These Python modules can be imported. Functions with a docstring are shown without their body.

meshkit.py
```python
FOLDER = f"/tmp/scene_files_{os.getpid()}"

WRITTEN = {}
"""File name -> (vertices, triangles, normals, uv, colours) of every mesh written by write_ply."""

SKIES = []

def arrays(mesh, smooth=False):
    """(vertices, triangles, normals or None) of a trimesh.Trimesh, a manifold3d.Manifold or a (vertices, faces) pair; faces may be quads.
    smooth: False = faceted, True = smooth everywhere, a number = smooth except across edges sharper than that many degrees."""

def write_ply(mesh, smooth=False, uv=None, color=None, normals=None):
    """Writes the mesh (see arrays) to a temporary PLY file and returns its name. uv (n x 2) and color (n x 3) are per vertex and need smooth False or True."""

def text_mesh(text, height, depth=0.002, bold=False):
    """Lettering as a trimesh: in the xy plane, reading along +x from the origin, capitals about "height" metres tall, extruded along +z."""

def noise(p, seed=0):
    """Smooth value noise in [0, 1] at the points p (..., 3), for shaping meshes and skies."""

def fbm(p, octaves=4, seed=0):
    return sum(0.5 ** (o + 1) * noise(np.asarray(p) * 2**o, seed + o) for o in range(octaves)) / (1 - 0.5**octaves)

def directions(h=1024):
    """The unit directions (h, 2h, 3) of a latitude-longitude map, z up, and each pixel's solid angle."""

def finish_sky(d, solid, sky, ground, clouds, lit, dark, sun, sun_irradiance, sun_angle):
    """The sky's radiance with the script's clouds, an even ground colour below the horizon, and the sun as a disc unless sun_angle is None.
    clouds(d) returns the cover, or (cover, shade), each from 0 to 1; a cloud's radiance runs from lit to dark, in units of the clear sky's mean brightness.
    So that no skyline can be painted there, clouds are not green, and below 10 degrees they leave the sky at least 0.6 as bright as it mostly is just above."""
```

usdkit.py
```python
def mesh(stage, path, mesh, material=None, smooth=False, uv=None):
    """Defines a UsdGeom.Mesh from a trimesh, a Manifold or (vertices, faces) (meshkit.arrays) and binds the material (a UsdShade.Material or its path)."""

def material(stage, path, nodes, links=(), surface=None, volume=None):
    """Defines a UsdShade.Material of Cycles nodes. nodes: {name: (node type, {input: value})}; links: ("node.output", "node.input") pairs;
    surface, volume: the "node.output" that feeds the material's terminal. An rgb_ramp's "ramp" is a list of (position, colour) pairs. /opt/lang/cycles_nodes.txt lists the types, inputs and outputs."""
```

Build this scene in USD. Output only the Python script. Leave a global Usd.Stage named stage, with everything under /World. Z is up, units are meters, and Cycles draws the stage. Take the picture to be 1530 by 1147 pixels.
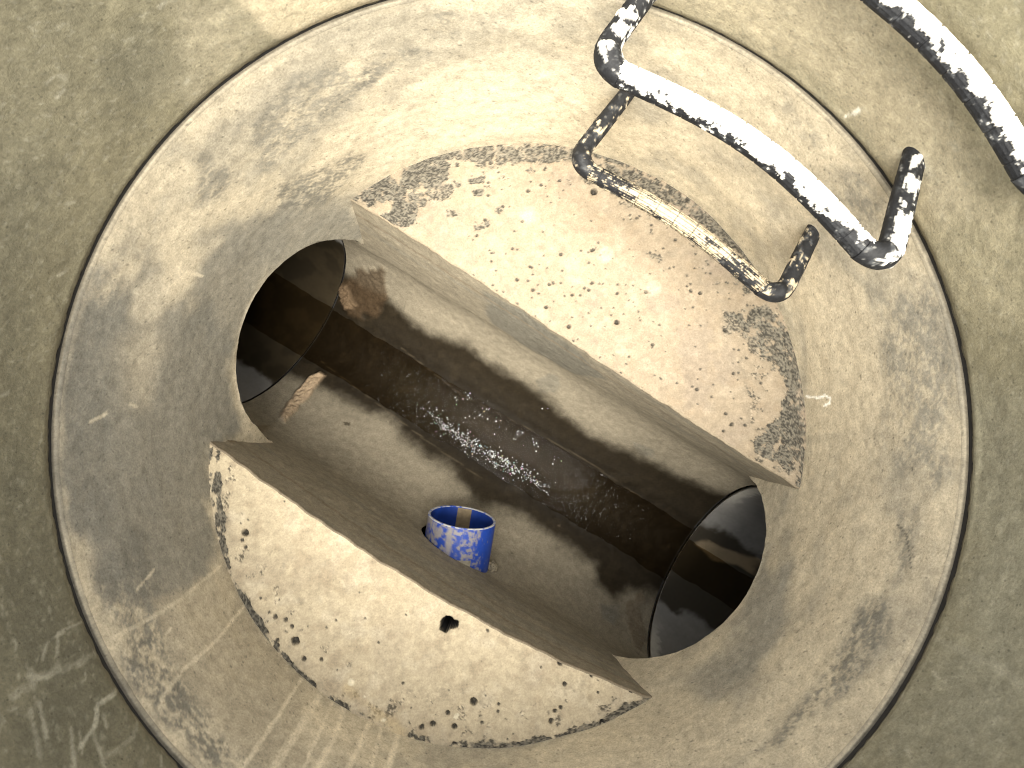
import math
import numpy as np
import trimesh
import usdkit
import meshkit
from pxr import Usd, UsdGeom, UsdLux, UsdShade, Gf, Sdf, Vt

stage = Usd.Stage.CreateInMemory()
UsdGeom.SetStageUpAxis(stage, 'Z')
UsdGeom.SetStageMetersPerUnit(stage, 1.0)
UsdGeom.Xform.Define(stage, '/World')
UsdGeom.Scope.Define(stage, '/World/Looks')
L = '/World/Looks/'

# ------------------------------------------------------------------ camera
CAM = np.array([.0203, .003, 1.4191])
ROTV = np.array([.0618, .0177, 0.0])
FPX = 820.0                                   # focal length in pixels of the 1530 wide photograph
EXPOSURE = 3.3
def rotmat(r):
    a = np.linalg.norm(r); k = r / a
    K = np.array([[0, -k[2], k[1]], [k[2], 0, -k[0]], [-k[1], k[0], 0]])
    return np.eye(3) + math.sin(a) * K + (1 - math.cos(a)) * K @ K
RM = rotmat(ROTV)
cam = UsdGeom.Camera.Define(stage, '/World/camera')
M4 = np.eye(4); M4[:3, :3] = RM.T; M4[3, :3] = CAM
cam.AddTransformOp().Set(Gf.Matrix4d(*M4.ravel().tolist()))
cam.CreateHorizontalApertureAttr(36.0)
cam.CreateVerticalApertureAttr(27.0)
cam.CreateFocalLengthAttr(36.0 * FPX / 1530.0)
cam.CreateClippingRangeAttr(Gf.Vec2f(0.02, 1000.0))
cam.CreateExposureAttr(EXPOSURE)

# ------------------------------------------------------------------ sky and sun (overcast daylight replacing camera lamps, let in by an added mouth)
SUN_TILT, SUN_AZ = math.radians(20), math.radians(266)      # from the zenith; azimuth of the direction towards the sun, from +x
SUN = np.array([math.sin(SUN_TILT) * math.cos(SUN_AZ), math.sin(SUN_TILT) * math.sin(SUN_AZ), math.cos(SUN_TILT)])
dome = UsdLux.DomeLight.Define(stage, '/World/sky')
dome.CreateIntensityAttr(1.0)
sky = usdkit.material(stage, L + 'sky', {
    't': ('sky_texture', {'sky_type': 'single_scattering', 'sun_disc': False, 'sun_elevation': math.pi / 2 - SUN_TILT,
                          'sun_rotation': math.atan2(SUN[0], SUN[1])}),
    'g': ('texture_coordinate', {}),
    'n': ('noise_texture', {'scale': 2.2, 'detail': 6.0, 'roughness': 0.55}),
    'r': ('rgb_ramp', {'ramp': [(0.3, (1.35, 1.34, 1.31)), (0.7, (2.2, 2.17, 2.06))]}),
    'm': ('mix_color', {'fac': 0.9}),
    'b': ('background_shader', {'strength': 0.12}),
}, [('g.generated', 'n.vector'), ('n.fac', 'r.fac'), ('t.color', 'm.a'), ('r.color', 'm.b'), ('m.result', 'b.color')], surface='b.background')
UsdShade.MaterialBindingAPI.Apply(dome.GetPrim()).Bind(sky)
dome.GetPrim().SetCustomDataByKey('kind', 'structure')
dome.GetPrim().SetCustomDataByKey('label', 'pale overcast sky above the added open mouth, in place of camera lamps')
sun = UsdLux.DistantLight.Define(stage, '/World/sun')
sun.CreateNormalizeAttr(True)
sun.CreateIntensityAttr(0.4)
sun.CreateAngleAttr(50.0)
sun.CreateColorAttr(Gf.Vec3f(1.0, 0.94, 0.82))
zax = SUN; xax = np.cross([0, 0, 1.0], zax); xax /= np.linalg.norm(xax); yax = np.cross(zax, xax)
S4 = np.eye(4); S4[0, :3] = xax; S4[1, :3] = yax; S4[2, :3] = zax
sun.AddTransformOp().Set(Gf.Matrix4d(*S4.ravel().tolist()))

# ------------------------------------------------------------------ measures of the place (metres; channel invert at z = 0)
R = 0.5                                       # inner radius of the base ring and of the shaft
AZ = -0.5456                                  # direction of the channel
U = np.array([math.cos(AZ), math.sin(AZ), 0.0]); N = np.array([-math.sin(AZ), math.cos(AZ), 0.0])
V0, ZP, RP = -0.0734, 0.2277, 0.2277          # channel axis: lateral offset, height, radius
ZJ = 0.813                                    # joint between base ring and shaft ring
ZTOP = 1.20                                   # added open mouth at ground level, cut low to let daylight in
UL, UR = -0.551, 0.527                        # where the two pipes start
def zb_up(u, v): return 0.459 + 0.05 * u + 0.03 * (v - .2)
def zb_lo(u, v): return 0.487 + 0.2673 * (-v - .2)

# ------------------------------------------------------------------ measuring: a point of the photograph brought onto a surface of the place
def ray(px):
    px = np.atleast_2d(np.asarray(px, float)); d = (px - [765, 573.5]) / FPX
    return np.c_[d[:, 0], -d[:, 1], -np.ones(len(d))] @ RM.T
def at_cyl(px):
    D = ray(px); a = (D[:, :2] ** 2).sum(1); b = (D[:, :2] * CAM[:2]).sum(1); c = (CAM[:2] ** 2).sum() - R * R
    return CAM + D * ((-b + np.sqrt(b * b - a * c)) / a)[:, None]
def at_z(px, z):
    D = ray(px); return CAM + D * ((z - CAM[2]) / D[:, 2])[:, None]
def uvz(P): return np.c_[P @ U, P @ N, P[:, 2]]
def world(u, v, z): return np.multiply.outer(u, U) + np.multiply.outer(v, N) + np.multiply.outer(z, np.array([0, 0, 1.0]))
def at_bench(px, zb):
    P = at_z(px, .47)
    for _ in range(6):
        w = uvz(P); z = zb(w[:, 0], w[:, 1]); D = ray(px); P = CAM + D * ((z - CAM[2]) / D[:, 2])[:, None]
    return uvz(P)[:, :2]
def at_chan(px):                               # (u, arc length s along the channel section)
    out = []
    for d in ray(px):
        t = np.linspace(.85, 1.7, 4000); P = CAM + t[:, None] * d; v = P @ N - V0; z = P[:, 2] - ZP
        ins = np.where(z > 0, np.abs(v) - RP, np.hypot(v, z) - RP)
        i = np.argmax((ins > 0) & (P[:, 2] < .5)); out.append((P[i] @ U, sec_s(v[i], z[i])))
    return np.array(out)
def sec_s(v, z):                               # arc coordinate: 0 at the invert, negative on the lower-bench side
    ang = np.arctan2(v, -z)
    return np.where(z > 0, np.sign(v) * (RP * np.pi / 2 + z), RP * ang)

# ------------------------------------------------------------------ small helpers
def smooth(e0, e1, x):
    t = np.clip((x - e0) / (e1 - e0), 0, 1); return t * t * (3 - 2 * t)
def fb(P, scale, oct=4, seed=0): return meshkit.fbm(np.asarray(P) * scale + 37.3, oct, seed)
def poly_sd(Q, poly):                          # signed distance, positive inside
    poly = np.asarray(poly, float); lo, hi = poly.min(0) - .08, poly.max(0) + .08
    out = np.full(len(Q), -1.0); sel = ((Q > lo) & (Q < hi)).all(1); q = Q[sel]
    if not len(q): return out
    d2 = np.full(len(q), 9.0); ins = np.zeros(len(q), bool)
    for a, b in zip(poly, np.roll(poly, -1, 0)):
        e = b - a; w = q - a; t = np.clip((w @ e) / (e @ e + 1e-12), 0, 1)
        d2 = np.minimum(d2, ((w - t[:, None] * e) ** 2).sum(1))
        c = ((a[1] > q[:, 1]) != (b[1] > q[:, 1])); x = a[0] + (q[:, 1] - a[1]) * e[0] / (e[1] if e[1] else 1e-12)
        ins ^= c & (q[:, 0] < x)
    out[sel] = np.where(ins, 1, -1) * np.sqrt(d2); return out
def line_d(Q, pts):
    pts = np.asarray(pts, float); lo, hi = pts.min(0) - .05, pts.max(0) + .05
    out = np.full(len(Q), 1.0); sel = ((Q > lo) & (Q < hi)).all(1); q = Q[sel]
    if not len(q): return out
    d2 = np.full(len(q), 9.0)
    for a, b in zip(pts[:-1], pts[1:]):
        e = b - a; w = q - a; t = np.clip((w @ e) / (e @ e + 1e-12), 0, 1)
        d2 = np.minimum(d2, ((w - t[:, None] * e) ** 2).sum(1))
    out[sel] = np.sqrt(d2); return out
def cyl_q(P, px, closed=True):                 # wall coordinates of vertices and of a measured outline, cut away from the seam
    W = at_cyl(px); t = np.unwrap(np.arctan2(W[:, 1], W[:, 0])); tc = t.mean()
    th = np.arctan2(P[:, 1], P[:, 0]); th = (th - tc + np.pi) % (2 * np.pi) - np.pi
    return np.c_[R * th, P[:, 2]], np.c_[R * (t - tc), W[:, 2]]
def mixc(col, m, c): return col * (1 - m[:, None]) + np.asarray(c) * m[:, None]

used = {}
def path_of(name, parent=None):
    base = (parent.GetPath().pathString if parent is not None else '/World') + '/' + name
    n = used.get(base, 0); used[base] = n + 1
    return base if n == 0 else f'{base}_{n:03d}'
def tag(p, label=None, cat=None, group=None, kind=None):
    for k, v in (('label', label), ('category', cat), ('group', group), ('kind', kind)):
        if v: p.SetCustomDataByKey(k, v)
    return p
def thing(name, label, cat, group=None, kind=None, loc=None):
    x = UsdGeom.Xform.Define(stage, path_of(name))
    if loc is not None: x.AddTranslateOp().Set(Gf.Vec3d(*map(float, loc)))
    return tag(x.GetPrim(), label, cat, group, kind)
def obj(name, mesh, m, parent=None, smoothing=40, col=None, aux=None, origin=None):
    if origin is not None:
        v, f = (mesh if isinstance(mesh, tuple) else (np.array(mesh.vertices), np.array(mesh.faces))); mesh = (np.asarray(v) - origin, f)
    g = usdkit.mesh(stage, path_of(name, parent), mesh, L + m, smooth=True if col is not None else smoothing)
    if col is not None:
        api = UsdGeom.PrimvarsAPI(g)
        api.CreatePrimvar('tint', Sdf.ValueTypeNames.Color3fArray, 'vertex').Set(Vt.Vec3fArray.FromNumpy(np.clip(col, 0, 1).astype(np.float32)))
        a = np.zeros((len(col), 3)) if aux is None else aux
        api.CreatePrimvar('wear', Sdf.ValueTypeNames.Color3fArray, 'vertex').Set(Vt.Vec3fArray.FromNumpy(a.astype(np.float32)))
    return g.GetPrim()
def grid_faces(n, m, wrap=False):              # n rows of m vertices
    i, j = np.meshgrid(np.arange(n - 1), np.arange(m if wrap else m - 1), indexing='ij'); k = (j + 1) % m
    a, b, c, d = i * m + j, i * m + k, (i + 1) * m + k, (i + 1) * m + j
    a, b, c, d = (x.ravel() for x in (a, b, c, d))
    return np.vstack([np.c_[a, b, c], np.c_[a, c, d]])

# ------------------------------------------------------------------ materials: colour and wear come from the mesh, grain and relief from noise
def painted(name, grain=0.25, scale=260.0, speck=0.0, bump=0.4, rough=0.85, dist=0.0012, spec=.4):
    n = {'a': ('attribute', {'attribute': 'tint'}), 'w': ('attribute', {'attribute': 'wear'}), 'ws': ('separate_color', {}),
         'p': ('texture_coordinate', {}),
         'n1': ('noise_texture', {'scale': scale, 'detail': 5.0, 'roughness': 0.7}),
         'n2': ('noise_texture', {'scale': scale * 0.23, 'detail': 4.0, 'roughness': 0.6}),
         'r1': ('map_range', {'from_min': 0.25, 'from_max': 0.75, 'to_min': 1 - grain, 'to_max': 1 + grain}),
         'r2': ('map_range', {'from_min': 0.3, 'from_max': 0.7, 'to_min': 1 - grain * .6, 'to_max': 1 + grain * .6}),
         'mu': ('math', {'math_type': 'multiply'}),
         'vo': ('voronoi_texture', {'scale': scale * .3, 'randomness': 1.0}),
         'rs': ('map_range', {'from_min': 0.08, 'from_max': 0.16, 'to_min': 1 - speck, 'to_max': 1.0, 'clamp': True}),
         'm2': ('math', {'math_type': 'multiply'}),
         'c': ('vector_math', {'vector_math_type': 'scale', 'math_type': 'scale'}) if False else ('vector_math', {'math_type': 'scale'}),
         'ro': ('map_range', {'from_min': 0.0, 'from_max': 1.0, 'to_min': rough, 'to_max': 0.2}),
         'bs': ('map_range', {'from_min': 0.0, 'from_max': 1.0, 'to_min': bump, 'to_max': bump * .35}),
         'bu': ('bump', {'distance': dist}), 'b': ('principled_bsdf', {'specular_ior_level': spec})}
    l = [('w.color', 'ws.color'), ('p.object', 'n1.vector'), ('p.object', 'n2.vector'), ('p.object', 'vo.vector'), ('n1.fac', 'r1.value'), ('n2.fac', 'r2.value'),
         ('r1.result', 'mu.value1'), ('r2.result', 'mu.value2'), ('vo.distance', 'rs.value'), ('mu.value', 'm2.value1'), ('rs.result', 'm2.value2'),
         ('a.color', 'c.vector1'), ('m2.value', 'c.scale'), ('c.vector', 'b.base_color'),
         ('ws.r', 'ro.value'), ('ro.result', 'b.roughness'), ('ws.r', 'bs.value'), ('bs.result', 'bu.strength'), ('n1.fac', 'bu.height'), ('bu.normal', 'b.normal')]
    return usdkit.material(stage, L + name, n, l, surface='b.BSDF')
painted('base_concrete', .30, 330, .25, .5)
painted('shaft_concrete', .26, 340, .35, .6)
painted('bench_concrete', .24, 330, .2, .4)
painted('channel_concrete', .28, 280, .2, .4, spec=.1)
painted('coated_step', .28, 600, 0, .5, .62, .0008, spec=.2)
painted('plastic', .12, 500, 0, .15, .5, .0004)
def plain(name, c, rough=.8, scale=80, grain=.3, bump=.3, extra=None):
    return usdkit.material(stage, L + name, {'p': ('texture_coordinate', {}), 'n': ('noise_texture', {'scale': scale, 'detail': 5.0, 'roughness': .65}),
        'r': ('rgb_ramp', {'ramp': [(.3, tuple(x * (1 - grain) for x in c)), (.7, tuple(min(1, x * (1 + grain)) for x in c))]}),
        'bu': ('bump', {'distance': .002, 'strength': bump}), 'b': ('principled_bsdf', {'roughness': rough, **(extra or {})})},
        [('p.object', 'n.vector'), ('n.fac', 'r.fac'), ('r.color', 'b.base_color'), ('n.fac', 'bu.height'), ('bu.normal', 'b.normal')], surface='b.BSDF')
plain('earth_and_asphalt', (.05, .05, .048), .9, 60)
plain('hidden_concrete', (.2, .18, .14), .9)
plain('rubber', (.015, .014, .013), .7)
plain('tape', (.2, .15, .085), .6, 120, .2)
plain('grout', (.2, .17, .12), .9, 150, .5, .8)
usdkit.material(stage, L + 'water', {'p': ('texture_coordinate', {}), 'n': ('noise_texture', {'scale': 70.0, 'detail': 2.0, 'roughness': .5}),
    'bu': ('bump', {'distance': .004, 'strength': .6}), 'f': ('fresnel', {'IOR': 1.2}), 't': ('transparent_bsdf', {'color': (.7, .64, .54)}),
    'g': ('glossy_bsdf', {'roughness': .05, 'color': (.14, .14, .145)}), 'm': ('mix_closure', {})},
    [('p.object', 'n.vector'), ('n.fac', 'bu.height'), ('bu.normal', 'f.normal'), ('bu.normal', 'g.normal'), ('f.fac', 'm.fac'), ('t.BSDF', 'm.closure1'), ('g.BSDF', 'm.closure2')], surface='m.closure')

# ================================================================== THE SETTING: ground around the added mouth
t = np.linspace(0, 2 * np.pi, 129)[:-1]
rr = np.array([.625, .7, 1, 2, 5, 15, 60, 300.0])
V = np.array([[r * math.cos(a), r * math.sin(a), ZTOP - .004] for r in rr for a in t])
tag(obj('ground', (V, grid_faces(len(rr), 128, True)), 'earth_and_asphalt', smoothing=False), 'dark ground around the added open mouth of the manhole', 'ground', kind='structure')

# ================================================================== BASE RING
base = thing('manhole_base', 'beige precast concrete manhole base with benching and a through channel', 'manhole base')
BEIGE = np.array([.50, .437, .32]); GREY = np.array([.185, .178, .15]); DUST = np.array([.58, .51, .38])

NT = 1256
def wall_grid(z):
    th = np.linspace(-np.pi, np.pi, NT + 1)[:-1]
    T, Z = np.meshgrid(th, z); return np.c_[R * np.cos(T.ravel()), R * np.sin(T.ravel()), Z.ravel()], T.ravel()

# --- inner wall
zz = np.concatenate([np.linspace(.19, .36, 56)[:-1], np.linspace(.36, ZJ - .004, 173)])
P, T = wall_grid(zz)
w = uvz(P); dv, dz = w[:, 1] - V0, w[:, 2] - ZP
rag = (fb(P, 60, 3, 5) - .5) * .006
hole_r = RP + .004 + .012 * smooth(.1, .2, dz) * (w[:, 0] < 0) + rag
rad = np.hypot(dv, dz)
sdh = np.where(dz > 0, rad - hole_r, np.abs(dv) - hole_r)           # negative in the pipe opening
near = np.abs(sdh) < .0032
ang = np.arctan2(dz, dv); nv, nz = V0 + hole_r * np.cos(ang), ZP + hole_r * np.sin(ang)
sel = near & (dz > 0)
un = np.sign(w[:, 0]) * np.sqrt(np.maximum(R * R - nv ** 2, 0))
P[sel] = world(un[sel], nv[sel], nz[sel]); sdh[sel] = 1e-5
F = grid_faces(len(zz), NT, True)
cent = sdh[F].min(1); F = F[cent >= 0]
def paint_wall(P):
    n1, n2, n3, n4 = fb(P, 5, 4, 1), fb(P, 22, 4, 2), fb(P, 100, 3, 3), fb(P, 230, 3, 4)
    grime = smooth(.45, .62, n1 * .5 + n2 * .35 + n4 * .15); col0 = 0
    col = mixc(np.tile(BEIGE, (len(P), 1)), .25 * smooth(.35, .65, n2), BEIGE * .8)
    # (outline, softness, noise, colour, strength, speckled)
    zones = [
        ([(85, 480), (230, 400), (330, 480), (345, 560), (360, 640), (320, 680), (320, 900), (240, 900), (130, 880), (90, 720)], .03, .05, GREY * .98, .85, 0),  # grey concrete, deepened to paint in the weaker light on this side
        ([(100, 450), (200, 400), (185, 560), (160, 800), (110, 800), (85, 620)], .02, .05, GREY * 1.05, .6, 1),
        ([(300, 380), (350, 330), (520, 290), (560, 350), (540, 360), (400, 420), (345, 520), (280, 500)], .03, .03, GREY * 1.05, .75, 0),
        ([(440, 270), (520, 230), (545, 255), (500, 300), (440, 320), (390, 300)], .015, .04, GREY * .85, .75, 1),
        ([(300, 240), (350, 250), (345, 300), (300, 310)], .015, .03, GREY, .65, 1),
        ([(370, 190), (450, 120), (560, 90), (620, 80), (560, 125), (470, 190), (400, 250)], .012, .04, GREY * 1.0, .6, 1),
        ([(530, 105), (560, 95), (570, 125), (535, 135)], .01, .02, GREY * .8, .7, 1),
        ([(650, 20), (680, 10), (680, 50), (645, 55)], .01, .02, GREY * .9, .5, 1),
        ([(1315, 440), (1400, 420), (1432, 560), (1432, 680), (1400, 740), (1330, 660), (1322, 560)], .025, .05, GREY * 1.2, .65, 1),
        ([(1260, 250), (1320, 290), (1340, 370), (1280, 330), (1230, 250)], .02, .03, GREY * 1.2, .6, 1),
        ([(1170, 140), (1240, 190), (1230, 240), (1160, 170)], .02, .03, GREY * 1.3, .5, 1),
        ([(1280, 895), (1322, 905), (1310, 960), (1250, 1040), (1170, 1100), (1100, 1147), (1080, 1147), (1140, 1100), (1230, 990)], .012, .025, GREY * .95, .85, 1),
        ([(1140, 850), (1180, 840), (1160, 960), (1060, 1050), (1020, 1020), (1100, 940)], .03, .03, GREY * 1.25, .7, 0),
        ([(1340, 780), (1370, 760), (1365, 850), (1340, 870)], .015, .02, GREY * 1.1, .6, 1),
        ([(170, 930), (230, 945), (330, 1080), (390, 1147), (300, 1147), (200, 1030)], .015, .03, GREY * .78, .85, 1),
        ([(130, 860), (220, 800), (260, 830), (240, 900), (260, 980), (230, 990), (150, 940)], .02, .04, GREY * .95, .75, 1),
        ([(200, 432), (297, 375), (330, 360), (290, 402), (258, 455), (233, 482), (197, 469)], .012, .02, DUST, .6, 0),
        ([(180, 520), (235, 470), (245, 520), (220, 600), (190, 600)], .03, .02, BEIGE, .5, 0),
        ([(560, 190), (640, 110), (760, 75), (880, 100), (880, 205), (720, 205), (560, 260)], .01, .02, DUST, .5, 0),
        ([(1190, 440), (1230, 385), (1290, 430), (1312, 520), (1317, 590), (1310, 632), (1270, 645), (1200, 650)], .006, .004, BEIGE * 1.02, .8, 0),
        ([(235, 900), (350, 850), (450, 1011), (470, 1147), (370, 1147), (325, 1085), (262, 985)], .012, .02, BEIGE * .72, .85, 0),
        ([(265, 890), (350, 850), (362, 905), (290, 985), (260, 960)], .01, .02, BEIGE * .85, .6, 0),
        ([(1300, 800), (1290, 880), (1240, 990), (1190, 1050), (1100, 1147), (1030, 1147), (1120, 1060), (1190, 970), (1240, 870)], .015, .02, BEIGE * 1.02, .8, 0),
        ([(1380, 790), (1395, 790), (1370, 900), (1345, 890)], .012, .02, BEIGE, .6, 0),
    ]
    col = mixc(col, grime * .45, GREY * 1.15)
    for px, soft, amp, c, s, sp in zones:
        Q, O = cyl_q(P, px); m = smooth(-soft, soft, poly_sd(Q, O) + (n2 - .5) * 2 * amp) * s
        if sp: m = m * smooth(.40, .58, n4 * .45 + n3 * .4 + n2 * .15)
        col = mixc(col, m, c * .82 if sp else c)
    # pale drips and scratches
    drips = [([(365, 905), (320, 960), (272, 1002), (240, 1045)], .0035, .45), ([(330, 845), (270, 895), (205, 935), (165, 955)], .0035, .35),
             ([(450, 1015), (415, 1070), (375, 1130), (360, 1147)], .004, .5), ([(478, 1040), (440, 1100), (410, 1147)], .007, .45), ([(497, 1050), (470, 1110), (455, 1147)], .0035, .5),
             ([(515, 1055), (500, 1100), (475, 1147)], .006, .6), ([(553, 1075), (535, 1120), (520, 1147)], .005, .6), ([(570, 1085), (555, 1147)], .004, .5), ([(595, 1097), (580, 1147)], .006, .7),
             ([(232, 850), (205, 880)], .002, .4), ([(256, 938), (248, 948)], .002, .6), ([(283, 407), (302, 412)], .0035, .55), ([(278, 406), (290, 404)], .003, .5), ([(195, 604), (205, 608)], .003, .4),
             ([(136, 630), (160, 618)], .003, .4), ([(1290, 660), (1298, 680)], .002, .3), ([(1082, 1075), (1085, 1115)], .002, .5)]
    for px, wd, s in drips:
        Q, O = cyl_q(P, px); m = smooth(wd, wd * .4, line_d(Q, O) + (n3 - .5) * wd) * min(1, s * 1.35); col = mixc(col, m, DUST * 1.1)
    for px, wd in (([(1205, 592), (1222, 594), (1234, 592)], .0022), ([(1232, 590), (1241, 595), (1240, 602), (1232, 606)], .0026)):
        Q, O = cyl_q(P, px); m = smooth(wd, wd * .5, line_d(Q, O)); col = mixc(col, m, (.85, .83, .75))
    for px, wd in (([(1342, 785), (1355, 800), (1362, 850)], .0016),):
        Q, O = cyl_q(P, px); m = smooth(wd, wd * .5, line_d(Q, O) + (n3 - .5) * .002) * .8; col = mixc(col, m, GREY * .4)
    # worn light rim under the joint
    d = ZJ - P[:, 2]; col = mixc(col, smooth(.014, .009, d + (n2 - .5) * .012) * .2, BEIGE * .9)
    pores = smooth(.79, .83, fb(P, 330, 2, 9)); col = mixc(col, pores * .6, GREY * .3); col = col * (1 + .22 * (n4 - .5) + .18 * (n3 - .5))[:, None]
    return col
col = paint_wall(P)
nrm = np.c_[P[:, :2] / R, np.zeros(len(P))]
P2 = P + nrm * ((fb(P, 9, 3, 11) - .5) * .006 + (fb(P, 60, 3, 12) - .5) * .0012)[:, None] * ((sdh > 2e-5) * smooth(ZJ - .004, ZJ - .03, P[:, 2]))[:, None]
keep = np.unique(F); mp = np.full(len(P), -1); mp[keep] = np.arange(len(keep))
P2, col, F = P2[keep], col[keep], mp[F]
obj('wall', (P2, F[:, ::-1]), 'base_concrete', base, col=col)

# --- rim: rounded lip, top face, outside
th = np.linspace(-np.pi, np.pi, 721)[:-1]
prof = [(R, ZJ - .0045), (R + .0005, ZJ - .0022), (R + .0016, ZJ - .0006), (R + .003, ZJ), (R + .12, ZJ)] + [(R + .12, z) for z in np.linspace(.6, -.05, 40)] + [(R + .12, -.2), (.0, -.2)]
V = np.array([[r * math.cos(a), r * math.sin(a), z - (0 if r < R + .0001 or z < 0 or r > R + .1 else 0)] for r, z in prof for a in th])
V[:, :2] += (fb(V, 40, 2, 3)[:, None] - .5) * .0015
f = grid_faces(len(prof), 720, True)[:, ::-1]; w = uvz(V)
out = (np.hypot(w[:, 1] - V0, w[:, 2] - ZP) < RP + .012) & (np.hypot(V[:, 0], V[:, 1]) > R + .1); f = f[~out[f].any(1)]
c = paint_wall(V) * .55; c[np.hypot(V[:, 0], V[:, 1]) > R + .0025] = BEIGE * .35
obj('rim', (V, f), 'base_concrete', base, col=c)

# --- channel edges measured along the photograph's two bench edges
UE = at_bench([(540, 306), (570, 327), (653, 382), (713, 425), (793, 465), (867, 515), (920, 559), (977, 595), (1020, 620), (1103, 682), (1183, 719)], zb_up)
LE = at_bench([(318, 664), (345, 682), (380, 705), (410, 725), (510, 801), (570, 837), (630, 877), (683, 907), (800, 964), (890, 1009), (973, 1041)], zb_lo)
pu, pl = np.polyfit(UE[:, 0], UE[:, 1], 3), np.polyfit(LE[:, 0], LE[:, 1], 3)
def crumb(u, k): return (fb(np.c_[np.ravel(u), np.zeros(np.size(u)), np.zeros(np.size(u))], 90, 4, k).reshape(np.shape(u)) - .5) * .004
def ve_up(u): return crumb(u, 201) + np.polyval(pu, np.clip(u, -.46, .47)) + .0006 * np.sin(u * 61) + .0004 * np.sin(u * 143 + 1)
def ve_lo(u): return crumb(u, 202) + np.polyval(pl, np.clip(u, -.42, .44)) + .0008 * np.sin(u * 53 + 2) + .0005 * np.sin(u * 131)

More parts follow.
